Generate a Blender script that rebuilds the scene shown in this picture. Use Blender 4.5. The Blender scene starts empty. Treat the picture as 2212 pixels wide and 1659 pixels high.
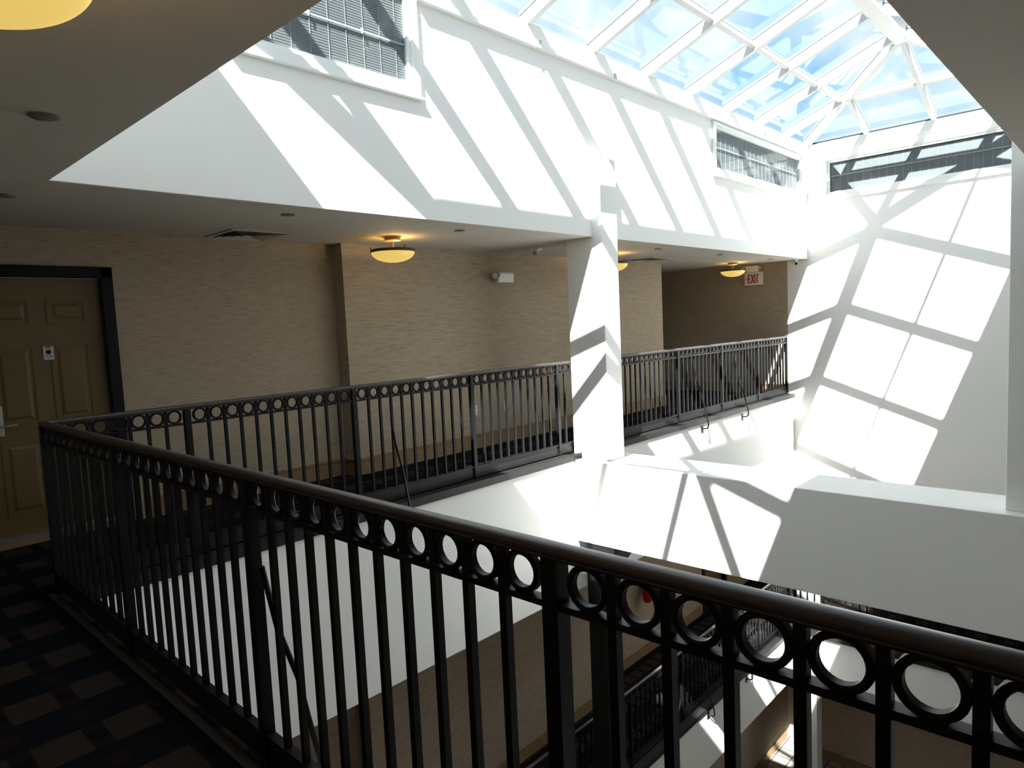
import bpy, bmesh, math, random
from mathutils import Vector, Matrix
random.seed(7)
SC = bpy.context.scene
COL = SC.collection
PI = math.pi
R = math.radians

# ------------------------------------------------------------------ camera
H, P_, ROLL, F, ZC = R(43.105), R(-5.0149), R(-2.668), 1473.86, 1.48
fw = Vector((math.cos(P_)*math.cos(H), math.cos(P_)*math.sin(H), math.sin(P_)))
rt = Vector((math.sin(H), -math.cos(H), 0)); up = rt.cross(fw)
rt2 = math.cos(ROLL)*rt + math.sin(ROLL)*up
up2 = -math.sin(ROLL)*rt + math.cos(ROLL)*up
cd = bpy.data.cameras.new('camera'); cam = bpy.data.objects.new('camera', cd); COL.objects.link(cam)
cd.sensor_fit = 'HORIZONTAL'; cd.sensor_width = 36.0; cd.lens = 36.0*F/2212.0
cd.clip_start = 0.02; cd.clip_end = 200
cam.matrix_world = Matrix(((rt2.x, up2.x, -fw.x, 0), (rt2.y, up2.y, -fw.y, 0), (rt2.z, up2.z, -fw.z, ZC), (0, 0, 0, 1)))
SC.camera = cam

# ------------------------------------------------------------------ sky, sun, exposure
W = bpy.data.worlds.new('sky'); SC.world = W; W.use_nodes = True
nt = W.node_tree; nt.nodes.clear()
def wn(t, **k):
    n = nt.nodes.new(t)
    for a, b in k.items(): setattr(n, a, b)
    return n
tc = wn('ShaderNodeTexCoord')
n1 = wn('ShaderNodeTexNoise'); n1.inputs['Scale'].default_value = 4.5; n1.inputs['Detail'].default_value = 7; n1.inputs['Roughness'].default_value = .55
nt.links.new(tc.outputs['Generated'], n1.inputs['Vector'])
cr = wn('ShaderNodeValToRGB')
cr.color_ramp.elements[0].position = .36; cr.color_ramp.elements[0].color = (0.225, 0.415, 0.595, 1)
cr.color_ramp.elements[1].position = .64; cr.color_ramp.elements[1].color = (0.70, 0.73, 0.755, 1)
nt.links.new(n1.outputs['Fac'], cr.inputs['Fac'])
bg = wn('ShaderNodeBackground'); bg.inputs['Strength'].default_value = 1.0
nt.links.new(cr.outputs['Color'], bg.inputs['Color'])
wo = wn('ShaderNodeOutputWorld'); nt.links.new(bg.outputs[0], wo.inputs['Surface'])

sun = bpy.data.lights.new('sun', 'SUN'); sun.energy = 21.0; sun.angle = R(0.53); sun.color = (1.0, 0.965, 0.91)
so = bpy.data.objects.new('sun', sun); COL.objects.link(so)
SUN_DIR = Vector((2.32, 1.0, -2.69)).normalized()
so.rotation_mode = 'QUATERNION'; so.rotation_quaternion = SUN_DIR.to_track_quat('-Z', 'Y'); so.location = (-6, -2, 14)

vs = SC.view_settings
vs.view_transform = 'Standard'; vs.look = 'None'; vs.gamma = 1.0; vs.use_curve_mapping = False
vs.exposure = 0.75
SC.cycles.diffuse_bounces = 8; SC.cycles.max_bounces = 14; SC.cycles.transparent_max_bounces = 16
SC.cycles.use_denoising = True

# ------------------------------------------------------------------ materials
MATS = {}
def mat(name, col, rough=.6, metal=0, spec=.5, noise=0, nscale=30, bump=0, emit=None, estr=0, coat=0):
    m = bpy.data.materials.new(name); m.use_nodes = True; t = m.node_tree
    b = t.nodes['Principled BSDF']
    b.inputs['Roughness'].default_value = rough; b.inputs['Metallic'].default_value = metal
    b.inputs['Specular IOR Level'].default_value = spec
    if coat: b.inputs['Coat Weight'].default_value = coat; b.inputs['Coat Roughness'].default_value = .2
    tcn = t.nodes.new('ShaderNodeTexCoord'); nz = t.nodes.new('ShaderNodeTexNoise')
    nz.inputs['Scale'].default_value = nscale; nz.inputs['Detail'].default_value = 5
    t.links.new(tcn.outputs['Object'], nz.inputs['Vector'])
    mx = t.nodes.new('ShaderNodeMix'); mx.data_type = 'RGBA'
    mx.inputs[6].default_value = (*[c*(1-noise) for c in col], 1); mx.inputs[7].default_value = (*[min(1, c*(1+noise)) for c in col], 1)
    t.links.new(nz.outputs['Fac'], mx.inputs['Factor']); t.links.new(mx.outputs[2], b.inputs['Base Color'])
    if bump:
        bp = t.nodes.new('ShaderNodeBump'); bp.inputs['Strength'].default_value = bump; bp.inputs['Distance'].default_value = .01
        t.links.new(nz.outputs['Fac'], bp.inputs['Height']); t.links.new(bp.outputs[0], b.inputs['Normal'])
    if emit:
        b.inputs['Emission Color'].default_value = (*emit, 1); b.inputs['Emission Strength'].default_value = estr
    MATS[name] = m; return m

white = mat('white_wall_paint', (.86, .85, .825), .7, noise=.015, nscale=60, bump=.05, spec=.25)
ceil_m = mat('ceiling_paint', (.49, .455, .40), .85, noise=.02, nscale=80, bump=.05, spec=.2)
iron = mat('black_iron', (.004, .004, .0045), .45, metal=0, spec=.22, noise=.25, nscale=40, bump=.03)
hand = mat('dark_stained_rail', (.046, .034, .031), .38, spec=.6, noise=.35, nscale=25, bump=.04)
ledge_m = mat('dark_steel_ledge', (.014, .0135, .013), .5, spec=.28, noise=.3, nscale=20)
wood = mat('varnished_base_wood', (.26, .165, .082), .45, noise=.15, nscale=12)
door_m = mat('tan_door_paint', (.125, .078, .024), .5, noise=.05, nscale=30)
frame_m = mat('dark_plum_frame_paint', (.007, .005, .009), .55, noise=.1, spec=.2)
alu = mat('white_aluminium', (.60, .59, .575), .4, noise=.01, spec=.4)
gasket = mat('grey_gasket', (.16, .17, .19), .6)
vinyl = mat('white_vinyl', (.82, .82, .80), .45, noise=.01)
plastic = mat('white_plastic', (.78, .77, .73), .4, noise=.01)
grey_pl = mat('grey_plastic', (.42, .42, .41), .4, noise=.02)
silver = mat('brushed_silver', (.46, .46, .49), .35, metal=.8, noise=.06, nscale=60)
bronze = mat('brown_bronze_metal', (.10, .075, .06), .35, metal=.7, noise=.1)
brass_c = mat('tan_canopy_metal', (.42, .27, .15), .45, metal=.3, noise=.05)
vent_b = mat('vent_shadow_grey', (.13, .12, .11), .8)
spk = mat('sprinkler_metal', (.17, .155, .14), .5)
dark = mat('dark_grille', (.035, .033, .032), .6)
lens = mat('black_lens', (.01, .01, .012), .1)
red = mat('red_enamel', (.42, .012, .012), .3, noise=.05)
red_ink = mat('red_lettering', (.36, .012, .015), .5)
exit_face = mat('exit_sign_face', (.78, .66, .60), .4)
blind_m = mat('grey_blind_slat', (.15, .151, .148), .5, noise=.04, nscale=20)
cord_m = mat('pale_blind_cord', (.42, .43, .43), .6)
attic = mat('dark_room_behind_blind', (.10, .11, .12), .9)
trimstrip = mat('floor_edge_strip', (.045, .043, .036), .6, noise=.1)

# wallpaper: horizontal grasscloth strands
def wallpaper():
    m = bpy.data.materials.new('grasscloth_wallpaper'); m.use_nodes = True; t = m.node_tree; b = t.nodes['Principled BSDF']
    b.inputs['Roughness'].default_value = .8; b.inputs['Specular IOR Level'].default_value = .15
    g = t.nodes.new('ShaderNodeNewGeometry'); mp = t.nodes.new('ShaderNodeMapping')
    mp.inputs['Scale'].default_value = (8, 8, 230)
    t.links.new(g.outputs['Position'], mp.inputs['Vector'])
    n = t.nodes.new('ShaderNodeTexNoise'); n.inputs['Scale'].default_value = 1.0; n.inputs['Detail'].default_value = 6; n.inputs['Roughness'].default_value = .65
    t.links.new(mp.outputs[0], n.inputs['Vector'])
    c = t.nodes.new('ShaderNodeValToRGB'); e = c.color_ramp.elements
    e[0].position = .37; e[0].color = (.26, .20, .145, 1); e[1].position = .63; e[1].color = (.44, .36, .272, 1)
    x = e.new(.45); x.color = (.365, .292, .215, 1)
    t.links.new(n.outputs['Fac'], c.inputs['Fac']); t.links.new(c.outputs[0], b.inputs['Base Color'])
    bp = t.nodes.new('ShaderNodeBump'); bp.inputs['Strength'].default_value = .25; bp.inputs['Distance'].default_value = .004
    t.links.new(n.outputs['Fac'], bp.inputs['Height']); t.links.new(bp.outputs[0], b.inputs['Normal'])
    return m
paper = wallpaper()

# plaid carpet: rows of pale blocks between navy stripes, rust gaps with dark squares
def carpet():
    m = bpy.data.materials.new('plaid_carpet'); m.use_nodes = True; t = m.node_tree; b = t.nodes['Principled BSDF']
    b.inputs['Roughness'].default_value = .95; b.inputs['Specular IOR Level'].default_value = .05
    g = t.nodes.new('ShaderNodeNewGeometry'); s = t.nodes.new('ShaderNodeSeparateXYZ'); t.links.new(g.outputs['Position'], s.inputs[0])
    def M(op, a, bb=None, cc=None):
        n = t.nodes.new('ShaderNodeMath'); n.operation = op
        for i, v in enumerate((a, bb, cc)):
            if v is None: continue
            if isinstance(v, (int, float)): n.inputs[i].default_value = v
            else: t.links.new(v, n.inputs[i])
        return n.outputs[0]
    def tri(axis, c0, period):   # distance from nearest pattern centre, 0 .. .5
        f = M('FRACT', M('ADD', M('DIVIDE', M('SUBTRACT', axis, c0), period), 100.5))
        return M('ABSOLUTE', M('SUBTRACT', f, .5))
    dx = tri(s.outputs['X'], .69, .235); dy = tri(s.outputs['Y'], 3.76, .44)
    gap = M('LESS_THAN', dx, .15); row = M('LESS_THAN', dy, .23); sq = M('MULTIPLY', M('LESS_THAN', dx, .13), M('LESS_THAN', dy, .09))
    dy2 = tri(s.outputs['Y'], 3.98, .44); thin = M('MULTIPLY', M('LESS_THAN', dy2, .10), gap)
    def mix(f, a, c):
        n = t.nodes.new('ShaderNodeMix'); n.data_type = 'RGBA'; t.links.new(f, n.inputs['Factor'])
        for i, v in ((6, a), (7, c)):
            if isinstance(v, tuple): n.inputs[i].default_value = (*v, 1)
            else: t.links.new(v, n.inputs[i])
        return n.outputs[2]
    base = mix(row, (.0065, .0075, .009), mix(gap, (.032, .0235, .019), (.017, .009, .007)))
    base = mix(thin, base, (.016, .009, .008))
    base = mix(sq, base, (.005, .006, .007))
    n = t.nodes.new('ShaderNodeTexNoise'); n.inputs['Scale'].default_value = 160; n.inputs['Detail'].default_value = 3; t.links.new(g.outputs['Position'], n.inputs['Vector'])
    r = t.nodes.new('ShaderNodeValToRGB'); r.color_ramp.elements[0].position = .3; r.color_ramp.elements[0].color = (.55, .55, .55, 1); r.color_ramp.elements[1].position = .7; r.color_ramp.elements[1].color = (1.2, 1.2, 1.2, 1)
    t.links.new(n.outputs['Fac'], r.inputs['Fac'])
    mm = t.nodes.new('ShaderNodeMix'); mm.data_type = 'RGBA'; mm.blend_type = 'MULTIPLY'; mm.inputs['Factor'].default_value = 1
    t.links.new(base, mm.inputs[6]); t.links.new(r.outputs[0], mm.inputs[7]); t.links.new(mm.outputs[2], b.inputs['Base Color'])
    bp = t.nodes.new('ShaderNodeBump'); bp.inputs['Strength'].default_value = .5; bp.inputs['Distance'].default_value = .004
    t.links.new(n.outputs['Fac'], bp.inputs['Height']); t.links.new(bp.outputs[0], b.inputs['Normal'])
    return m
carpet_m = carpet()

def tiles():
    m = bpy.data.materials.new('pale_ground_tile'); m.use_nodes = True; t = m.node_tree; b = t.nodes['Principled BSDF']; b.inputs['Roughness'].default_value = .5
    g = t.nodes.new('ShaderNodeNewGeometry'); k = t.nodes.new('ShaderNodeTexBrick'); k.offset = 0
    k.inputs['Scale'].default_value = 1; k.inputs['Brick Width'].default_value = .30; k.inputs['Row Height'].default_value = .30; k.inputs['Mortar Size'].default_value = .012
    k.inputs['Color1'].default_value = (.36, .33, .30, 1); k.inputs['Color2'].default_value = (.30, .275, .25, 1); k.inputs['Mortar'].default_value = (.05, .045, .04, 1)
    t.links.new(g.outputs['Position'], k.inputs['Vector']); t.links.new(k.outputs['Color'], b.inputs['Base Color']); return m
tile_m = tiles()

def glass(name, tint, k):
    m = bpy.data.materials.new(name); m.use_nodes = True; t = m.node_tree; t.nodes.clear()
    o = t.nodes.new('ShaderNodeOutputMaterial'); mx = t.nodes.new('ShaderNodeMixShader')
    tr = t.nodes.new('ShaderNodeBsdfTransparent'); tr.inputs[0].default_value = (*tint, 1)
    gl = t.nodes.new('ShaderNodeBsdfGlossy'); gl.inputs['Roughness'].default_value = .02
    fr = t.nodes.new('ShaderNodeFresnel'); fr.inputs[0].default_value = 1.45
    mu = t.nodes.new('ShaderNodeMath'); mu.operation = 'MULTIPLY'; mu.inputs[1].default_value = k
    ge = t.nodes.new('ShaderNodeNewGeometry'); fm = t.nodes.new('ShaderNodeMath'); fm.operation = 'SUBTRACT'; fm.inputs[0].default_value = 1
    t.links.new(ge.outputs['Backfacing'], fm.inputs[1]); mv = t.nodes.new('ShaderNodeMath'); mv.operation = 'MULTIPLY'
    t.links.new(fr.outputs[0], mu.inputs[0]); t.links.new(mu.outputs[0], mv.inputs[0]); t.links.new(fm.outputs[0], mv.inputs[1]); t.links.new(mv.outputs[0], mx.inputs[0])
    t.links.new(tr.outputs[0], mx.inputs[1]); t.links.new(gl.outputs[0], mx.inputs[2]); t.links.new(mx.outputs[0], o.inputs[0])
    return m
sky_glass = glass('skylight_glass', (.93, .97, .985), .7)
win_glass = glass('window_glass', (.92, .945, .955), .35)
bowl_m = mat('amber_glass_bowl', (.32, .24, .10), .35, emit=(1.0, .70, .17), estr=.44, spec=.4)

# ------------------------------------------------------------------ mesh helpers
class MB:
    def __init__(s): s.bm = bmesh.new()
    def box(s, x0, x1, y0, y1, z0, z1, M=None):
        vv = [s.bm.verts.new(Vector(p) if M is None else M @ Vector(p)) for p in
              ((x0,y0,z0),(x1,y0,z0),(x1,y1,z0),(x0,y1,z0),(x0,y0,z1),(x1,y0,z1),(x1,y1,z1),(x0,y1,z1))]
        for f in ((0,3,2,1),(4,5,6,7),(0,1,5,4),(1,2,6,5),(2,3,7,6),(3,0,4,7)): s.bm.faces.new([vv[i] for i in f])
        return s
    def loft(s, rings, closed=True, cap=True, loop=False):
        vr = [[s.bm.verts.new(p) for p in r] for r in rings]; n = len(rings[0])
        pairs = list(zip(vr[:-1], vr[1:])) + ([(vr[-1], vr[0])] if loop else [])
        for a, b in pairs:
            for i in range(n if closed else n-1):
                j = (i+1) % n
                try: s.bm.faces.new((a[i], a[j], b[j], b[i]))
                except ValueError: pass
        if cap and not loop:
            for r in (vr[0][::-1], vr[-1]):
                try: s.bm.faces.new(r)
                except ValueError: pass
        return s
    def prism(s, prof, a, b, axis='x'):   # profile of (u,v) extruded from a to b along an axis
        def pt(t, u, v): return Vector((t,u,v)) if axis == 'x' else Vector((u,t,v)) if axis == 'y' else Vector((u,v,t))
        return s.loft([[pt(t,u,v) for u,v in prof] for t in (a, b)])
    def lathe(s, prof, n=24, c=(0,0,0), cap=False):
        c = Vector(c)
        return s.loft([[c+Vector((r*math.cos(2*PI*i/n), r*math.sin(2*PI*i/n), z)) for i in range(n)] for r, z in prof], cap=cap)
    def tube(s, pts, r, n=8):
        pts = [Vector(p) for p in pts]; rings = []; prev = None
        for i, p in enumerate(pts):
            d = (pts[min(i+1, len(pts)-1)] - pts[max(i-1, 0)]).normalized()
            q = d.orthogonal().normalized() if prev is None else (prev - d*prev.dot(d)).normalized()
            prev = q; w = d.cross(q)
            rings.append([p + r*(math.cos(2*PI*k/n)*q + math.sin(2*PI*k/n)*w) for k in range(n)])
        return s.loft(rings)
    def bar(s, a, b, w, h, upv=(0,0,1), dz=0):   # rectangular bar from a to b; top face centred on the line when dz = -h/2
        a, b = Vector(a), Vector(b); d = (b-a).normalized(); u = Vector(upv); sd = d.cross(u).normalized(); u = sd.cross(d).normalized()
        o = u*dz
        return s.loft([[p+o+sd*x+u*y for x, y in ((-w/2,-h/2),(w/2,-h/2),(w/2,h/2),(-w/2,h/2))] for p in (a, b)])
    def poly(s, pts, th, nrm):
        nrm = Vector(nrm).normalized()*th
        return s.loft([[Vector(p) for p in pts], [Vector(p)+nrm for p in pts]])
    def mesh(s, name, smooth=False):
        bmesh.ops.recalc_face_normals(s.bm, faces=s.bm.faces)
        me = bpy.data.meshes.new(name); s.bm.to_mesh(me); s.bm.free()
        if smooth:
            for p in me.polygons: p.use_smooth = True
            try: me.set_sharp_from_angle(angle=R(40))
            except Exception: pass
        return me
def obj(name, data, m=None, parent=None, loc=None, rotz=0, smooth=False, bevel=0):
    me = data.mesh(name, smooth) if isinstance(data, MB) else data
    if m is not None and len(me.materials) == 0: me.materials.append(m)
    o = bpy.data.objects.new(name, me); COL.objects.link(o)
    if parent is not None: o.parent = parent
    if loc is not None: o.location = loc
    if rotz: o.rotation_euler = (0, 0, rotz)
    if bevel:
        md = o.modifiers.new('bevel', 'BEVEL'); md.width = bevel; md.segments = 2; md.limit_method = 'ANGLE'
    return o
def thing(name, label, cat, loc=(0,0,0), rotz=0, group=None):
    o = bpy.data.objects.new(name, None); COL.objects.link(o); o.empty_display_size = .1
    o.location = loc; o.rotation_euler = (0,0,rotz); o['label'] = label; o['category'] = cat
    if group: o['group'] = group
    return o
def tag(o, label, cat, group=None):
    o['label'] = label; o['category'] = cat
    if group: o['group'] = group
    return o
def struct(name, data, m, label=None, bevel=0):
    o = obj(name, data, m, bevel=bevel); o['kind'] = 'structure'
    if label: o['label'] = label
    return o
def struct_root(name, label):
    o = bpy.data.objects.new(name, None); COL.objects.link(o); o['kind'] = 'structure'; o['label'] = label; return o
def dup(root, loc, label, rotz=None, group=None):
    r = root.copy(); COL.objects.link(r); r.location = loc; r['label'] = label
    if group: r['group'] = group
    if rotz is not None: r.rotation_euler = (0,0,rotz)
    for ch in list(root.children):
        c = ch.copy(); COL.objects.link(c); c.parent = r
        for g in list(ch.children):
            d = g.copy(); COL.objects.link(d); d.parent = c
    return r

# ------------------------------------------------------------------ key dimensions (metres)
XF, XE = 1.085, 12.33          # near and far ends of the atrium opening
YN, YF = 0.585, 4.367          # near-side and far-side upper fascias
ZC_, ZE = 2.366, 4.25          # corridor ceiling, skylight eave
YR, YL = 4.745, 4.63           # far railing line, slab edge
XR = 1.02                      # near railing line
YM = (YN+YF)/2
YS = -0.55                     # near-side slab edge
YW, YW2, YW3 = 5.93, 6.11, 6.20
Z2, Z1 = -4.29, -7.6           # lower gallery floor, ground floor
C2, C1 = -1.54, -5.25          # lower gallery ceiling, ground ceiling
XL = -0.75
XG = 12.2                      # lower end gallery edge
XB2 = 14.0

# ------------------------------------------------------------------ structure
# floors
f = MB(); f.box(XL, XF, -1.6, 6.3, -.05, 0); f.box(XF, 10.08, YL, 6.3, -.05, 0); f.box(10.08, XE, YL, 9.0, -.05, 0); f.box(XF, XE, -1.6, YS, -.05, 0)
struct('floor', f, carpet_m, 'plaid carpeted gallery floor on the upper level')
f = MB(); f.box(XL, XF, -1.6, 6.4, Z2-.05, Z2); f.box(XF, XB2, YL, 6.4, Z2-.05, Z2); f.box(XG, XB2, -1.6, YL, Z2-.05, Z2); f.box(XF, XG, -1.6, YS, Z2-.05, Z2)
struct('floor_lower', f, carpet_m, 'plaid carpeted floor of the gallery one level down')
f = MB(); f.box(XL, XB2, -1.6, 6.4, Z1-.1, Z1)
struct('floor_ground', f, tile_m, 'patterned ground floor at the bottom of the atrium')
# ceilings
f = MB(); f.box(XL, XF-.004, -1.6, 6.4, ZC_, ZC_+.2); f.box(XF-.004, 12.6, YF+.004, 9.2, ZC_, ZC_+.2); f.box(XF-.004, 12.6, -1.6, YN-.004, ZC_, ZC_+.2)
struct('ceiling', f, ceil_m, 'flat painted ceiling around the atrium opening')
f = MB(); f.box(XL, XF, -1.6, 6.4, C2, C2+.12); f.box(XF, XB2, YL+.02, 6.4, C2, C2+.12); f.box(XE+.05, XB2, -1.6, YL+.02, C2, C2+.12); f.box(XF, XE+.05, -1.6, YS-.02, C2, C2+.12)
struct('ceiling_lower', f, ceil_m)
f = MB(); f.box(XL, XF, -1.6, 6.4, C1, C1+.12); f.box(XF, XB2, YL+.02, 6.4, C1, C1+.12); f.box(XG+.1, XB2, -1.6, YL+.02, C1, C1+.12); f.box(XF, XG+.1, -1.6, YS-.02, C1, C1+.12)
struct('ceiling_ground', f, ceil_m)
# upper fascias round the light well
W1, W2, W3 = (2.22, 3.66, 3.40, 4.19), (8.90, 12.0, 3.44, 4.03), (0.92, 4.03, 3.41, 3.96)
def wall_holes(mb, axis, a0, a1, c0, c1, z0, z1, holes):   # a wall slab with rectangular openings, along x or y
    def bx(u0, u1, z0, z1):
        if u1-u0 < 1e-4 or z1-z0 < 1e-4: return
        if axis == 'x': mb.box(u0, u1, c0, c1, z0, z1)
        else: mb.box(c0, c1, u0, u1, z0, z1)
    cur = a0
    for h0, h1, hz0, hz1 in sorted(holes):
        bx(cur, h0, z0, z1); bx(h0, h1, z0, hz0); bx(h0, h1, hz1, z1); cur = h1
    bx(cur, a1, z0, z1)
    return mb
struct('wall_far_fascia', wall_holes(MB(), 'x', XF-.2, XE+.25, YF, YF+.2, ZC_+.004, ZE, [W1, W2]), white, 'white upper fascia above the far gallery')
struct('wall_near_fascia', MB().box(XF-.2, XE+.25, YN-.2, YN, ZC_+.004, ZE), white)
struct('wall_left_fascia', MB().box(XF-.2, XF, YN, YF, ZC_+.004, ZE), white)
# end wall: white inside the atrium, wallpaper in the far corridor
f = wall_holes(MB(), 'y', -1.6, YF, XE, XE+.2, ZC_, ZE, [W3]); f.box(XE, XE+.2, -1.6, 4.72, C2, ZC_); f.box(XE, XE+.2, YF, YF+.2, ZC_, ZE)
struct('wall_end', f, white, 'tall white end wall of the atrium')
struct('wall_end_corridor', MB().box(XE, XE+.2, 4.72, 9.0, -.05, ZC_), paper, 'wallpapered end wall of the far corridor')
# lower fascias (slab edges)
f = MB(); f.box(XF, XE, YL, YL+.1, C2, -.05)
struct('wall_far_lower_fascia', f, white, 'white lower fascia under the far gallery')
struct('wall_near_lower_fascia', MB().box(XF, XE, YS-.1, YS, C2, -.05), white)
struct('wall_left_lower_fascia', MB().box(XF-.1, XF, YS, YL, C2, -.05), white)
struct('wall_far_ground_fascia', MB().box(XF, XG, YL, YL+.1, C1, Z2-.05), white)
struct('wall_end_ground_fascia', MB().box(XG, XG+.1, YS, YL, C1, Z2-.05), white)
struct('wall_near_ground_fascia', MB().box(XF, XG, YS-.1, YS, C1, Z2-.05), white)
struct('wall_left_ground_fascia', MB().box(XF-.1, XF, YS, YL, C1, Z2-.05), white)
# corridor walls, upper level (the door opening is left free)
DX0, DX1, DZ = 0.86, 1.88, 2.08
f = MB(); f.box(XL-.2, DX0, YW2, YW2+.15, -.05, ZC_); f.box(DX0, DX1, YW2, YW2+.15, DZ, ZC_); f.box(DX1, 3.93, YW2, YW2+.15, -.05, ZC_)
struct('wall_far_recess', f, paper, 'wallpapered wall with the tan door at left')
struct('wall_far', MB().box(3.93, 10.08, YW, YW+.33, -.05, ZC_), paper, 'wallpapered far corridor wall behind the railing')
struct('wall_exit_corridor', MB().box(9.93, 10.08, YW+.33, 9.0, -.05, ZC_), paper)
struct('wall_exit_corridor_end', MB().box(9.93, 12.53, 9.0, 9.15, -.05, ZC_), paper)
struct('wall_left', MB().box(XL-.2, XL, -1.6, YW2, -.05, ZC_), paper)
struct('wall_near', MB().box(XL-.2, XE+.2, -1.75, -1.6, -.05, ZC_), paper)
# lower level
f = MB(); f.box(XL, 3.9, YW3, YW3+.15, Z2-.05, C2); f.box(3.9, 8.435, YW, YW3+.15, Z2-.05, C2); f.box(8.435, 11.75, YW3, YW3+.15, Z2-.05, C2); f.box(11.75, 12.75, YW3, YW3+.15, Z2+2.1, C2); f.box(12.75, XB2, YW3, YW3+.15, Z2-.05, C2)
struct('wall_far_lower', f, paper, 'wallpapered corridor wall one level down')
struct('wall_end_lower', MB().box(XB2, XB2+.15, -1.6, 6.4, Z2-.05, C2), paper)
struct('wall_near_lower', MB().box(XL, XB2, -1.75, -1.6, Z2-.05, C2), paper)
struct('wall_left_lower', MB().box(XL-.15, XL, -1.6, 6.4, Z2-.05, C2), paper)
# ground level
struct('wall_far_ground', MB().box(XL, XB2, 5.45, 5.6, Z1, C1), paper)
struct('wall_end_ground', MB().box(13.7, 13.85, -1.6, 4.9, Z1, C1).box(13.85, 14.15, 4.75, 4.9, Z1, C1).box(14.0, 14.15, 4.9, 5.6, Z1, C1), paper)
struct('wall_near_ground', MB().box(XL, XB2, -1.75, -1.6, Z1, C1), paper)
struct('wall_left_ground', MB().box(XL-.15, XL, -1.6, 6.4, Z1, C1), paper)

# columns and the cross beam
BX0, BX1, BZ0, BZ1 = 5.9, 6.5, -.97, -.05
struct('beam_cross', MB().box(BX0, BX1, YS, YL, BZ0, BZ1), white, 'white beam crossing the atrium from column to column', bevel=.006)
struct('column_far', MB().box(6.02, 6.31, 4.24, 4.72, BZ1, 3.18), white, 'white column standing on the cross beam at the far railing', bevel=.006)
struct('column_near', MB().box(6.02, 6.31, .26, .735, BZ1, 3.18), white, 'white shaded column at the right edge', bevel=.006)
f = MB(); f.loft([[Vector((x,y,z)) for x,y in ((xa,ya),(xb,ya),(xb,yb),(xa,yb))] for xa,xb,ya,yb,z in ((6.05,6.3,4.38,4.62,C1),(6.05,6.3,4.38,4.62,-1.4),(5.93,6.46,4.16,4.62,BZ0-.07),(5.91,6.48,4.14,4.62,BZ0))])
struct('column_far_lower', f, ledge_m, 'dark column with flared head under the cross beam')
struct('column_end_lower', MB().box(XE+.02, XE+.28, 4.28, 4.62, Z1, C2), white, 'white column behind the lower end railing')

# baseboards: stepped boards
def base_run(name, runs, z):
    root = struct_root(name, 'stepped varnished wood baseboard')
    for (x0, y0, x1, y1, nx, ny) in runs:   # n points into the corridor
        mb = MB()
        for h0, h1, t in ((0, .125, .018), (.125, .15, .011), (.15, .172, .022)):
            mb.box(min(x0,x1)+min(0,nx*t), max(x0,x1)+max(0,nx*t), min(y0,y1)+min(0,ny*t), max(y0,y1)+max(0,ny*t), z+h0, z+h1)
        obj('board', mb, wood, root)
    return root
base_run('baseboard_far', [(XL, YW2, DX0-.1, YW2, 0, -1), (DX1+.1, YW2, 3.93, YW2, 0, -1), (3.93, YW, 3.93, YW2, -1, 0), (3.93-.02, YW, 10.08+.02, YW, 0, -1), (10.08, YW, 10.08, 9.0, 1, 0)], 0)
base_run('baseboard_end', [(XE, 4.76, XE, 9.0, -1, 0)], 0)
base_run('baseboard_far_lower', [(3.88, YW, 8.455, YW, 0, -1), (8.435, YW, 8.435, YW3, 1, 0), (8.455, YW3, 11.65, YW3, 0, -1)], Z2)
base_run('baseboard_end_ground', [(13.7, -1.6, 13.7, 4.9, -1, 0)], Z1)
base_run('baseboard_far_ground', [(XL, 5.45, 13.9, 5.45, 0, -1)], Z1)

# slab-edge ledges and floor strips
struct('trim_1', MB().box(XF, XE-.0, YL-.012, YR-.01, -.05, .004).box(XF, XE, YL-.02, YL-.005, -.06, .012), ledge_m, 'dark steel ledge along the far slab edge')
struct('trim_2', MB().box(XR+.015, XF+.012, YS, YL-.012, -.05, .004), ledge_m, 'dark steel ledge outside the near railing')
struct('trim_3', MB().box(.955, .990, YS, YR, 0, .008), trimstrip, 'pale strip where carpet meets the near railing')
struct('trim_4', MB().box(XF, XG, YL-.02, YR-.01, Z2-.06, Z2+.004), ledge_m, 'dark steel ledge along the lower far slab edge')
struct('trim_5', MB().box(XG-.06, XG+.08, YS, YL-.02, Z2-.06, Z2+.004), ledge_m, 'dark steel ledge along the lower end slab edge')
# eave curb inside the skylight
tr6 = struct('trim_6', MB().box(3.735, XE, YF-.045, YF, 4.135, ZE+.03).box(3.735, XE, YF-.06, YF, 4.085, 4.125), vinyl, 'white aluminium curb along the top of the far fascia')
for cx in (5.17, 6.47, 7.62, 8.65, 10.4, 12.0):
    obj('pipe_clip', MB().box(cx-.02, cx+.02, YF-.068, YF-.058, 4.075, 4.135).box(cx+.05, cx+.065, YF-.062, YF-.045, 4.125, 4.16), grey_pl, tr6)
struct('trim_7', MB().box(XE-.03, XE, YN, YF-.045, 4.12, ZE+.03), vinyl, 'white aluminium curb along the top of the end wall')
struct('trim_8', MB().box(XF, XE-.03, YN, YN+.045, 4.13, ZE+.03).box(XF, XF+.045, YN+.045, YF-.06, 4.13, ZE+.03), vinyl, 'white aluminium curb on the near sides of the skylight')

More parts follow.
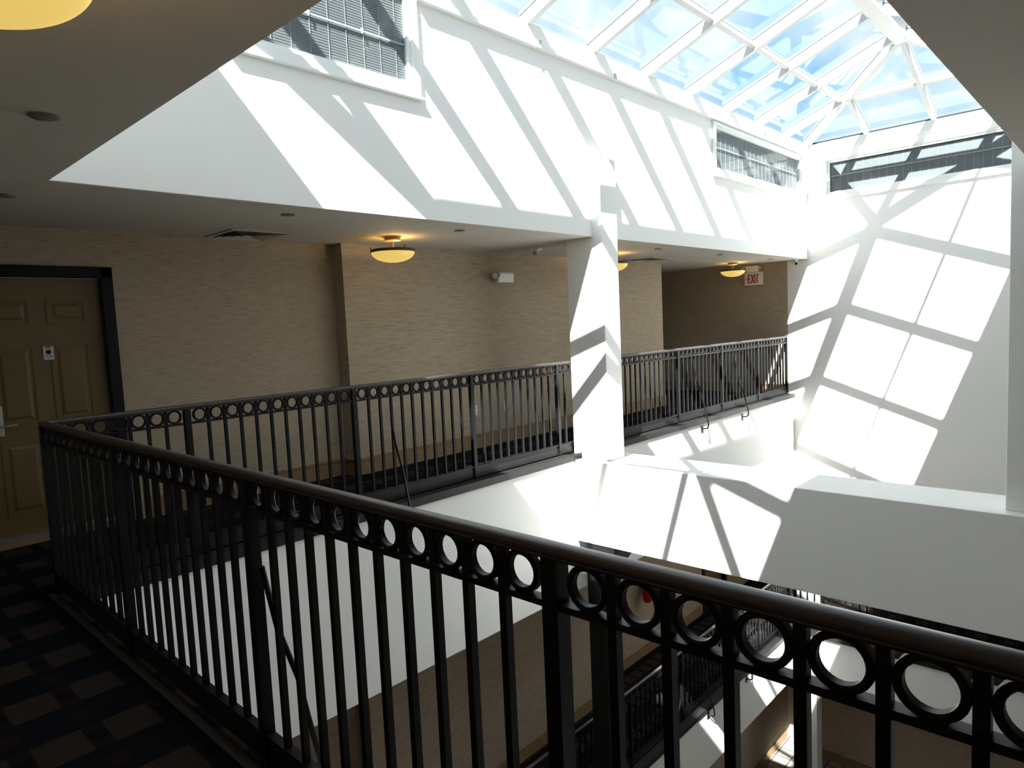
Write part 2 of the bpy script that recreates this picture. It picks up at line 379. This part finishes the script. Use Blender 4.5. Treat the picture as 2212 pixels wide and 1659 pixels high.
# ------------------------------------------------------------------ skylight
SL = (0.70)/(YF-YM)                # pitch
ZR = ZE + .70
sk = thing('skylight', 'white hipped glass skylight with blue sky above the atrium', 'skylight', (0,0,0))
NRM_F = Vector((0, SL, 1)).normalized(); NRM_N = Vector((0, -SL, 1)).normalized()
hip = YF-YM
XA0, XA1 = XF+hip, XE-hip          # ridge ends
def zsl(y): return ZE + SL*(hip-abs(y-YM))
BW, BH = .062, .105
def rafter(name, a, b, nrm, w=BW, h=BH, h0=0):
    o = obj(name, MB().bar(a, b, w, h-h0, nrm, dz=(h+h0)/2), alu, sk, bevel=.003)
    obj('gasket', MB().bar(a, b, w*.8, .014, nrm, dz=h+.007), gasket, o)
    obj('cap', MB().bar(a, b, w*1.05, .022, nrm, dz=h+.033), alu, o)
    return o
rx = [XE-.945-1.0506*k for k in range(0, 10)]
def top_y(x): # how far up the slope a rafter at x goes (hip jack near the ends)
    return min(hip, x-XF, XE-x)
for x in rx:
    t = top_y(x)
    rafter('rafter', (x, YF, ZE), (x, YF-t, ZE+SL*t), NRM_F)
    rafter('rafter', (x, YN, ZE), (x, YN+t, ZE+SL*t), NRM_N)
for xe, sg, nr in ((XE, -1, Vector((SL,0,1)).normalized()), (XF, 1, Vector((-SL,0,1)).normalized())):
    for y in (YN+.945, YM, YF-.945):
        t = min(hip, y-YN, YF-y)
        rafter('rafter', (xe, y, ZE), (xe+sg*t, y, ZE+SL*t), nr)
for xe, xa in ((XE, XA1), (XF, XA0)):
    for y in (YN, YF):
        rafter('hip_rafter', (xe, y, ZE), (xa, YM, ZR), Vector((SL*(1 if xe>xa else -1), SL*(1 if y>YM else -1), 1)).normalized(), .075, .12)
ro = obj('ridge_beam', MB().box(XA0-.03, XA1+.03, YM-.085, YM+.085, ZR-.02, ZR+.13), alu, sk, bevel=.004)
obj('cap', MB().prism([(YM-.12, ZR+.13), (YM+.12, ZR+.13), (YM, ZR+.18)], XA0-.03, XA1+.03), alu, ro)
PY = .87   # purlin distance in from the eave
for sgn, y0, nr in ((-1, YF, NRM_F), (1, YN, NRM_N)):
    y = y0+sgn*PY; z = ZE+SL*PY
    xs = [XF+PY] + sorted(x for x in rx if XF+PY < x < XE-PY) + [XE-PY]
    for a, b in zip(xs[:-1], xs[1:]):
        if b-a < .1: continue
        rafter('purlin', (a+BW/2, y, z), (b-BW/2, y, z), nr, .055, BH, .035)
for xe, sg in ((XE, -1), (XF, 1)):
    x = xe+sg*PY; z = ZE+SL*PY; nr = Vector((-sg*SL, 0, 1)).normalized()
    ys = [YN+PY, YN+.945, YM, YF-.945, YF-PY]
    for a, b in ((YN+.945, YM), (YM, YF-.945)):
        rafter('purlin', (x, a+BW/2, z), (x, b-BW/2, z), nr, .055, BH, .035)
# glass panes
GO = BH+.012
def pane(pts, nrm):
    nrm = Vector(nrm).normalized()
    obj('glass_pane', MB().poly([Vector(p)+nrm*GO for p in pts], .006, nrm), sky_glass, sk)
for sgn, y0, nr in ((-1, YF, NRM_F), (1, YN, NRM_N)):
    xs = [XF] + sorted(rx) + [XE]
    for a, b in zip(xs[:-1], xs[1:]):
        def clip(t): return max(a, XF+t), min(b, XE-t)
        for t0, t1 in ((0, PY), (PY, hip)):
            brk = sorted({t0, t1} | {t for t in (a-XF, b-XF, XE-a, XE-b) if t0 < t < t1})
            lo = [(clip(t), t) for t in brk if clip(t)[1]-clip(t)[0] > -1e-6]
            if len(lo) < 2: continue
            left = [(c[0], y0+sgn*t, ZE+SL*t) for c, t in lo]; right = [(c[1], y0+sgn*t, ZE+SL*t) for c, t in lo]
            pts = left + right[::-1]
            q = []
            for p in pts:
                if not q or (Vector(p)-Vector(q[-1])).length > 1e-3: q.append(p)
            if (Vector(q[0])-Vector(q[-1])).length < 1e-3: q.pop()
            if len(q) >= 3: pane(q, nr)
for xe, sg in ((XE, -1), (XF, 1)):
    nr = (-sg*SL, 0, 1)
    ys = [YN, YN+.945, YM, YF-.945, YF]
    for a, b in zip(ys[:-1], ys[1:]):
        def clip(t): return max(a, YN+t), min(b, YF-t)
        for t0, t1 in ((0, PY), (PY, hip)):
            brk = sorted({t0, t1} | {t for t in (a-YN, b-YN, YF-a, YF-b) if t0 < t < t1})
            lo = [(clip(t), t) for t in brk if clip(t)[1]-clip(t)[0] > -1e-6]
            if len(lo) < 2: continue
            left = [(xe+sg*t, c[0], ZE+SL*t) for c, t in lo]; right = [(xe+sg*t, c[1], ZE+SL*t) for c, t in lo]
            q = []
            for p in left + right[::-1]:
                if not q or (Vector(p)-Vector(q[-1])).length > 1e-3: q.append(p)
            if (Vector(q[0])-Vector(q[-1])).length < 1e-3: q.pop()
            if len(q) >= 3: pane(q, nr)

# ------------------------------------------------------------------ windows with blinds
def window(n, label, origin, rotz, w, h, cords, mid=.52, casing=.07, latches=()):
    # local: x along the wall, y out into the atrium (-y is towards the room behind), z up from the opening's foot
    root = struct_root('window_%d' % n, label); root.location = origin; root.rotation_euler = (0,0,rotz)
    c = casing
    fr = MB(); fr.box(-c, w+c, 0, .03, -c, 0); fr.box(-c, w+c, 0, .03, h, h+c*.6); fr.box(-c, 0, 0, .03, 0, h); fr.box(w, w+c, 0, .03, 0, h)
    obj('casing', fr, vinyl, root, bevel=.004)
    obj('window_sill', MB().box(-c-.02, w+c+.02, 0, .045, -c-.022, -c), vinyl, root, bevel=.004)
    s = .035; sa = MB(); sa.box(0, w, -.06, .012, 0, s); sa.box(0, w, -.06, .012, h-s, h); sa.box(0, s, -.06, .012, s, h-s); sa.box(w-s, w, -.06, .012, s, h-s)
    obj('sash', sa, vinyl, root, bevel=.003)
    if mid: obj('meeting_rail', MB().box(s, w-s, -.021, -.014, h*mid, h*mid+.013), grey_pl, root)
    obj('glass_pane', MB().box(s, w-s, -.012, -.008, s, h-s), win_glass, root)
    sl = MB(); k = 0; z = s+.008
    while z < h-s-.005:
        a = R(84); dy, dz = .0089*math.cos(a), .0089*math.sin(a)
        sl.loft([[Vector((x, -.030+dy, z-dz)), Vector((x, -.030-dy, z+dz)), Vector((x, -.0295-dy, z+dz+.0008)), Vector((x, -.0295+dy, z-dz+.0008))] for x in (s, w-s)])
        z += .0195
    b = obj('blind', sl, blind_m, root); b['kind'] = 'stuff'
    for i in range(cords):
        x = s + (w-2*s)*(i+.6)/cords
        obj('cord', MB().box(x-.0013, x+.0013, -.0245, -.0225, s, h-s), cord_m, root)
    for x in latches:
        obj('latch', MB().box(x-.010, x+.010, -.008, -.002, h*mid+.012, h*mid+.022).box(x-.003, x+.006, -.006, .0, h*mid-.014, h*mid+.012), vinyl, root)
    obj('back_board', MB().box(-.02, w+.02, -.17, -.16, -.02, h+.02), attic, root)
    return root
window(1, 'white-cased window with grey blind, largest, upper left of the far fascia', (W1[1], YF, W1[2]), PI, W1[1]-W1[0], W1[3]-W1[2], 9, mid=.40, latches=(.45, .9))
window(2, 'white-cased window with grey blind at the right end of the far fascia', (W2[1], YF, W2[2]), PI, W2[1]-W2[0], W2[3]-W2[2], 22)
window(3, 'long window with grey blind high in the end wall', (XE, W3[0], W3[2]), PI/2, W3[1]-W3[0], W3[3]-W3[2], 26)

# ------------------------------------------------------------------ door
def door(n, label, x0, x1, y, z, h, full=True):
    root = struct_root('door_%d' % n, label); root.location = (0, 0, z)
    fw_ = .085
    fm = MB(); fm.box(x0, x0+fw_, y-.03, y+.12, 0, h); fm.box(x1-fw_, x1, y-.03, y+.12, 0, h); fm.box(x0, x1, y-.03, y+.12, h-fw_, h)
    obj('door_frame', fm, frame_m, root, bevel=.004)
    a, b, top = x0+fw_, x1-fw_, h-fw_
    lf = obj('door_leaf', MB().box(a+.003, b-.003, y+.045, y+.09, .07, top-.004), door_m, root)
    if full:
        w = b-a; L = [(a+.125*w, a+.44*w), (a+.56*w, a+.875*w)]
        for zr0, zr1 in ((.22, .78), (.90, 1.50), (1.64, 1.84)):
            for p0, p1 in L:
                m_ = MB()   # raised panel: moulding ring and bevelled field
                yf = y+.045; d = .006
                for (u0, u1, v0, v1) in ((p0, p1, zr0, zr0+.02), (p0, p1, zr1-.02, zr1), (p0, p0+.02, zr0+.02, zr1-.02), (p1-.02, p1, zr0+.02, zr1-.02)):
                    m_.box(u0, u1, yf-d, yf, v0, v1)
                m_.loft([[Vector((u, yy, v)) for u, v in ((p0+q, zr0+q), (p1-q, zr0+q), (p1-q, zr1-q), (p0+q, zr1-q))] for q, yy in ((.04, yf), (.062, yf-.008))])
                obj('panel', m_, door_m, lf)
        obj('threshold', MB().box(a, b, y-.01, y+.09, .045, .07), silver, root)
        obj('wood_sill', MB().box(a, b, y-.012, y+.09, 0, .045), wood, root)
        lk = obj('lock_plate', MB().box(a+.045, a+.135, y+.033, y+.045, .83, 1.055), silver, lf, bevel=.004)
        lv = MB(); lv.tube([(a+.07, y+.033, .905), (a+.07, y-.015, .905), (a+.085, y-.022, .906), (a+.21, y-.022, .910)], .009)
        obj('lever_handle', lv, silver, root, smooth=True)
        pp = obj('peephole_plate', MB().box(1.372, 1.442, y+.038, y+.045, 1.37, 1.475), silver, root, bevel=.002)
        mbp = MB(); M90 = Matrix.Translation((1.407, y+.038, 1.432)) @ Matrix.Rotation(PI/2, 4, 'X')
        ring = MB(); ring.lathe([(.0, 0), (.017, 0), (.017, .008), (.012, .012), (0, .012)], 20)
        for v in ring.bm.verts: v.co = M90 @ v.co
        obj('peephole', ring, lens, pp)
        obj('plate_mark', MB().box(1.389, 1.425, y+.0365, y+.038, 1.462, 1.470).box(1.388, 1.403, y+.0365, y+.038, 1.398, 1.403, ).box(1.412, 1.43, y+.0365, y+.038, 1.396, 1.403).box(1.404, 1.411, y+.0365, y+.038, 1.379, 1.385), dark, pp)
    return root
door(1, 'tan six-panel room door in dark frame at far left', DX0, DX1, YW2, 0, DZ)
door(2, 'tan door in dark frame in the lower corridor', 11.75, 12.75, YW3, Z2, 2.1, full=False)

# ------------------------------------------------------------------ railings
POST, BAL = .04, .020
HR_PROF = [(-.0185,.0),(-.0185,.004),(-.015,.0055),(-.015,.0075),(-.0195,.0095),(-.021,.014),(-.019,.020),(-.013,.0255),(-.005,.028),(.005,.028),(.013,.0255),(.019,.020),(.021,.014),(.0195,.0095),(.015,.0075),(.015,.0055),(.0185,.004),(.0185,.0)]
def ring_mesh(ro, ri, d, n=28):
    mb = MB(); rings = []
    for i in range(n):
        a = 2*PI*i/n; c, s_ = math.cos(a), math.sin(a)
        rings.append([Vector((ro*c, -d/2+.003, ro*s_)), Vector((ro*c, d/2-.003, ro*s_)), Vector(((ro-.003)*c, d/2, (ro-.003)*s_)), Vector(((ri+.003)*c, d/2, (ri+.003)*s_)), Vector((ri*c, d/2-.003, ri*s_)), Vector((ri*c, -d/2+.003, ri*s_)), Vector(((ri+.003)*c, -d/2, (ri+.003)*s_)), Vector(((ro-.003)*c, -d/2, (ro-.003)*s_))])
    mb.loft(rings, loop=True); me = mb.mesh('ring', True); me.materials.append(iron); return me
RING = ring_mesh(.0475, .0345, .022)
RING_S = ring_mesh(.0475, .0345, .022, 14)
def bal_mesh(z0, z1):
    me = MB().box(-BAL/2, BAL/2, -BAL/2, BAL/2, z0, z1).mesh('baluster'); me.materials.append(iron); return me
ZT, ZLB, ZKT = 1.014, .914, .128    # underside of handrail, ring band bar, kick plate top
BALM = bal_mesh(ZKT, ZT)
def railing(label, origin, rotz, posts, x0, x1, braces=(), pitch=.115, ringmesh=None, brace_top=.80, brace_out=1.0, skip_last=False, ends=(True, True)):
    # local x along the rail, +y outwards over the void
    root = thing('iron_railing', label, 'railing', origin, rotz)
    obj('handrail', MB().prism([(u, v+ZT) for u, v in HR_PROF], x0, x1), hand, root, smooth=True)
    obj('ring_bar', MB().box(x0, x1, -.014, .014, ZLB-.007, ZLB+.007), iron, root)
    obj('top_bar', MB().box(x0, x1, -.012, .012, ZT-.006, ZT), iron, root)
    obj('bottom_bar', MB().box(x0, x1, -.016, .016, ZKT-.010, ZKT), iron, root)
    rm = ringmesh or RING
    pm = MB().box(-POST/2, POST/2, -POST/2, POST/2, 0, ZT).mesh('post'); pm.materials.append(iron)
    for p in posts: obj('post', pm, None, root, (p, 0, 0))
    edges = sorted(set([x0]+list(posts)+[x1]))
    for a, b in zip(edges[:-1], edges[1:]):
        pa = POST/2 if a in posts else 0; pb = POST/2 if b in posts else 0
        if b-a < .1: continue
        obj('kick_plate', MB().box(a+pa, b-pb, -.006, .002, .014, ZKT-.010), ledge_m, root)
        lo, hi = a+pa+.007*(a in posts), b-pb-.007*(b in posts)
        n = max(1, round((hi-lo)/pitch)); d = (hi-lo)/n
        for i in range(n):
            o = obj('ring', rm, None, root, (lo+d*(i+.5), 0, (ZT+ZLB)/2+.002))
            if i: obj('baluster', BALM, None, root, (lo+d*i, 0, 0))
    for bx in braces:
        pts = [(bx, .0, brace_top), (bx, .05, brace_top*.70), (bx, .135, .30), (bx, .19, .08), (bx, .215, -.02), (bx, .222, -.07), (bx, .215, -.105), (bx, .19, -.125), (bx, .16, -.13), (bx, .118, -.13)]
        pts = [(px, py if pz < -.12 else py*brace_out, pz) for px, py, pz in pts]
        bo = obj('brace', MB().tube(pts, .010, 8), iron, root, smooth=True)
        obj('brace_plate', MB().box(bx-.03, bx+.03, .116, .124, -.185, -.085), iron, bo)
    return root
PS = 1.3195
# near railing: local x runs along -Y from the corner, +y outwards = +X
near_posts = [0.0] + [YR-.862-PS*2+PS*k for k in range(0, 5)]
near_posts = [p for p in near_posts if p < 5.3]
railing('dark iron railing with rings and wooden handrail crossing the foreground', (XR, YR, 0), -PI/2, near_posts, -.021, 5.25, braces=[YR-2.125], brace_top=.72, brace_out=.72)
# far railing: local x along +X needs +y outwards = -Y -> build mirrored by running along -X
def far_rail(label, xa, xb, posts, braces, **k):
    return railing(label, (xb, YR, k.pop('z', 0)), PI, [xb-p for p in posts], 0.0, xb-xa, [xb-b for b in braces], **k)
far_rail('dark iron railing along the far gallery, left of the white column', XR+.0215, 6.02, [1.841, 3.166, 4.492, 5.79], [3.53], brace_top=.72, brace_out=.85)
far_rail('dark iron railing along the far gallery, right of the white column', 6.33, XE-.005, [8.43, 9.752, 11.069, XE-.03], [8.865, 10.185], brace_top=.86)
far_rail('lower iron railing one level down, below the white beam', XR+.0215, XG+.1, [XG+.08-PS*k for k in range(0, 9)], [8.86, 10.18], z=Z2, ringmesh=RING_S)
railing('lower iron railing across the far end, one level down', (XG+.08, -1.5, Z2), PI/2, [.35+PS*k for k in range(0, 5)], 0, 6.15, ringmesh=RING_S)

# ------------------------------------------------------------------ ceiling lamps
def lamp():
    root = thing('ceiling_lamp', 'amber glass bowl lamp', 'lamp', (0,0,0))
    obj('canopy', MB().lathe([(0, 0), (.085, 0), (.085, -.012), (.07, -.014), (.07, -.026), (.082, -.028), (.082, -.038), (.02, -.042), (0, -.042)], 32), brass_c, root, smooth=True)
    obj('stem', MB().tube([(0,0,-.04), (0,0,-.15)], .008, 10), brass_c, root, smooth=True)
    rr = .207; prof = []
    for i in range(13):
        a = R(90)*i/12; prof.append((rr*math.sin(a), -.145-.100*math.cos(a)))
    prof += [(rr-.006, -.143)]
    for i in range(12, -1, -1):
        a = R(90)*i/12; prof.append(((rr-.008)*math.sin(a), -.145-.093*math.cos(a)))
    obj('bowl', MB().lathe(prof, 48), bowl_m, root, smooth=True)
    obj('rim', MB().lathe([(rr-.004, -.150), (rr+.006, -.150), (rr+.008, -.128), (rr+.004, -.122), (rr-.004, -.122), (rr-.004, -.150)], 48), bronze, root, smooth=True)
    for k in range(3):
        a = R(25+120*k)
        obj('finial', MB().lathe([(0,-.095), (.007,-.098), (.009,-.105), (.006,-.112), (.006,-.135), (0,-.137)], 10, ((rr-.002)*math.cos(a), (rr-.002)*math.sin(a), 0)), bronze, root, smooth=True)
    obj('arm', MB().box(-rr+.004, rr-.004, -.006, .006, -.152, -.144).box(-.006, .006, -rr+.004, rr-.004, -.152, -.144), bronze, root)
    return root
LAMPS = [((4.11, 5.33), 'amber glass bowl lamp hanging from the far ceiling, left of the emergency light'),
         ((7.79, 5.33), 'amber glass bowl lamp half hidden behind the white column'),
         ((11.46, 5.33), 'amber glass bowl lamp hanging beside the EXIT sign'),
         ((.32, 1.66), 'amber glass bowl lamp close overhead at the top left corner')]
L0 = None
for (x, y), lb in LAMPS:
    if L0 is None:
        L0 = lamp(); L0.location = (x, y, ZC_); L0['label'] = lb; L0['group'] = 'bowl lamps on the gallery ceilings'
    else: dup(L0, (x, y, ZC_), lb)
    pl = bpy.data.lights.new('lamp_bulb', 'POINT'); pl.energy = 2.6; pl.color = (1.0, .62, .22); pl.shadow_soft_size = .03
    po = bpy.data.objects.new('lamp_bulb', pl); COL.objects.link(po); po.location = (x+.06, y, ZC_-.125)

# ------------------------------------------------------------------ ceiling fittings
def sprinkler(x, y, lb, r=.05):
    o = obj('sprinkler_cover', MB().lathe([(0, 0), (r, 0), (r, -.006), (r*.9, -.009), (0, -.009)], 24), spk, loc=(x, y, ZC_), smooth=True)
    tag(o, lb, 'sprinkler', 'round sprinkler covers in the ceiling')
sprinkler(2.673, 4.70, 'small round sprinkler cover just right of the left ceiling vent')
sprinkler(4.407, 4.70, 'small round sprinkler cover between the left bowl lamp and the column')
sprinkler(7.906, 4.69, 'small round sprinkler cover just right of the column')
sprinkler(9.648, 4.68, 'small round sprinkler cover left of the lamp by the EXIT sign')
sprinkler(11.513, 4.69, 'small round sprinkler cover above the EXIT sign, farthest one')
sprinkler(.788, 3.149, 'round sprinkler cover on the dark near ceiling, largest one', .052)
sprinkler(.99, 4.90, 'round sprinkler cover at the left edge, near the ceiling corner')
def vent():
    root = thing('air_vent', '', 'vent', (0,0,0))
    s = .27
    obj('frame', MB().box(-s, s, -s, -s+.03, -.012, 0).box(-s, s, s-.03, s, -.012, 0).box(-s, -s+.03, -s+.03, s-.03, -.012, 0).box(s-.03, s, -s+.03, s-.03, -.012, 0), ceil_m, root)
    obj('backing', MB().box(-s+.03, s-.03, -s+.03, s-.03, -.002, 0), vent_b, root)
    for k in range(4):
        a, b = s-.05-.052*k, s-.078-.052*k
        obj('louver', MB().loft([[Vector((u*q, v*q, z)) for u, v in ((-1,-1),(1,-1),(1,1),(-1,1))] for q, z in ((a, -.016), (b, -.004), (b-.004, -.004), (a-.004, -.018))], cap=False), ceil_m, root)
    return root
V = vent(); V.location = (2.9, 5.79, ZC_); V['label'] = 'square louvred ceiling vent near the tan door, left one'; V['group'] = 'square ceiling vents'
dup(V, (9.12, 5.62, ZC_), 'square louvred ceiling vent right of the white column')
sd = thing('smoke_detector', 'white domed smoke detector on the ceiling left of the column', 'smoke detector', (6.28, 5.39, ZC_))
obj('base', MB().lathe([(0,0),(.075,0),(.075,-.012),(.06,-.022),(.045,-.03),(0,-.03)], 28), plastic, sd, smooth=True)
obj('dome', MB().lathe([(.03,-.03),(.034,-.05),(.03,-.07),(.018,-.08),(0,-.082)], 24), grey_pl, sd, smooth=True)
sc = thing('security_camera', 'small white security camera in the corner at the end wall', 'camera', (12.13, 4.50, ZC_))
obj('bracket', MB().lathe([(0,0),(.035,0),(.035,-.012),(.014,-.016),(.014,-.04),(0,-.04)], 18), plastic, sc, smooth=True)
cb = MB(); cb.lathe([(0,-.03),(.036,-.03),(.042,.02),(.042,.05),(.03,.06),(0,.06)], 22)
Mx = Matrix.Translation((-.01, -.01, -.068)) @ Vector((.85, .42, .18)).to_track_quat('Z', 'Y').to_matrix().to_4x4()
for v in cb.bm.verts: v.co = Mx @ v.co
obj('body', cb, plastic, sc, smooth=True)
cb = MB(); cb.lathe([(0,-.036),(.024,-.036),(.026,-.028),(0,-.028)], 20)
for v in cb.bm.verts: v.co = Mx @ v.co
obj('lens', cb, lens, sc, smooth=True)

# ------------------------------------------------------------------ wall fittings
el = thing('emergency_light', 'white emergency light box high on the wallpaper, left of the column', 'light', (6.2, YW, 2.06))
obj('housing', MB().box(-.11, .17, -.085, 0, -.065, .06), plastic, el, bevel=.008)
obj('indicator_slot', MB().box(-.09, .15, -.088, -.085, .045, .052), grey_pl, el)
for k, (px, ang) in enumerate(((-.145, .5), (-.12, -.4))):
    hd = MB(); hd.lathe([(0,-.035),(.035,-.03),(.038,-.02),(.032,.03),(.012,.045),(0,.045)], 18)
    Mx = Matrix.Translation((px, -.06-.02*k, .02+.012*k)) @ Vector((.6, .75*(1 if k == 0 else .6), .15)).to_track_quat('Z', 'Y').to_matrix().to_4x4()
    for v in hd.bm.verts: v.co = Mx @ v.co
    obj('lamp_head', hd, grey_pl if k else plastic, el, smooth=True)
es = thing('exit_sign', 'white EXIT sign with red letters on the end wall of the far corridor', 'exit sign', (XE, 5.32, 2.10))
obj('sign_housing', MB().box(-.06, 0, -.165, .165, -.12, .118), plastic, es, bevel=.006)
obj('face', MB().box(-.063, -.06, -.10, .13, -.085, .085), exit_face, es)
def seg(mb, a, b, w):    # a stroke in the sign's face; u runs to the reader's right (-y)
    (u0, v0), (u1, v1) = a, b
    mb.bar((-.0645, -u0, v0), (-.0645, -u1, v1), w, .003, (1, 0, 0))
lt = MB(); hh = .078; w = .017
x = -.088
seg(lt, (x, -hh), (x, hh), w); [seg(lt, (x-.008, v), (x+.040, v), w) for v in (-hh+.008, hh-.008)]; seg(lt, (x, 0), (x+.034, 0), w)
x = -.035; seg(lt, (x, -hh), (x+.052, hh), w); seg(lt, (x, hh), (x+.052, -hh), w)
seg(lt, (.036, -hh), (.036, hh), w)
seg(lt, (.076, -hh), (.076, hh), w); seg(lt, (.052, hh-.008), (.102, hh-.008), w)
seg(lt, (-.121, 0), (-.108, .02), .008); seg(lt, (-.121, 0), (-.108, -.02), .008)
obj('lettering', lt, red_ink, es)
obj('battery_box', MB().box(-.07, 0, -.10, .13, .12, .235), plastic, es, bevel=.006)
for py in (.15, -.135):
    hd = MB(); hd.lathe([(0,-.03),(.03,-.026),(.032,-.018),(.026,.025),(0,.03)], 16)
    Mx = Matrix.Translation((-.05, py, .20)) @ Vector((.8, py, .25)).to_track_quat('Z', 'Y').to_matrix().to_4x4()
    for v in hd.bm.verts: v.co = Mx @ v.co
    obj('lamp_head', hd, grey_pl, es, smooth=True)
def outlet(x, lb):
    o = obj('wall_outlet', MB().box(-.036, .036, -.008, 0, -.06, .06), plastic, loc=(x, YW, .46), bevel=.003); tag(o, lb, 'outlet', 'wall outlets behind the far railing')
    for dz in (-.026, .026):
        obj('socket', MB().box(-.017, .017, -.0095, -.008, dz-.014, dz+.014), grey_pl, o)
outlet(5.66, 'white wall outlet low on the wallpaper, left one, behind the railing')
outlet(6.20, 'white wall outlet low on the wallpaper, right one, behind the balusters')
fe = thing('fire_extinguisher', 'red fire extinguisher on the wall of the lower corridor', 'extinguisher', (9.6, YW3-.12, -3.30))
obj('cylinder', MB().lathe([(0,0),(.06,.004),(.078,.03),(.082,.07),(.082,.30),(.07,.35),(.035,.38),(.02,.39),(0,.39)], 24), red, fe, smooth=True)
obj('valve', MB().lathe([(.02,.39),(.024,.42),(.015,.44),(0,.44)], 14).box(-.012, .012, -.08, .02, .43, .445), grey_pl, fe)
obj('hose', MB().tube([(0,-.03,.42),(.06,-.06,.40),(.09,-.05,.30),(.09,-.03,.16)], .011), lens, fe, smooth=True)
obj('wall_bracket', MB().box(-.03, .03, .06, .10, .12, .30), grey_pl, fe)

# ------------------------------------------------------------------ deck roof outside the light well, so no sky leaks in at the eave
struct('roof', MB().box(XF-.25, XE+.3, YF-.002, YF+.3, ZE, ZE+.06).box(XF-.25, XE+.3, YN-.3, YN+.002, ZE, ZE+.06).box(XE-.002, XE+.3, YN, YF, ZE, ZE+.06).box(XF-.3, XF+.002, YN, YF, ZE, ZE+.06), ledge_m, 'dark roof flashing round the skylight eave')
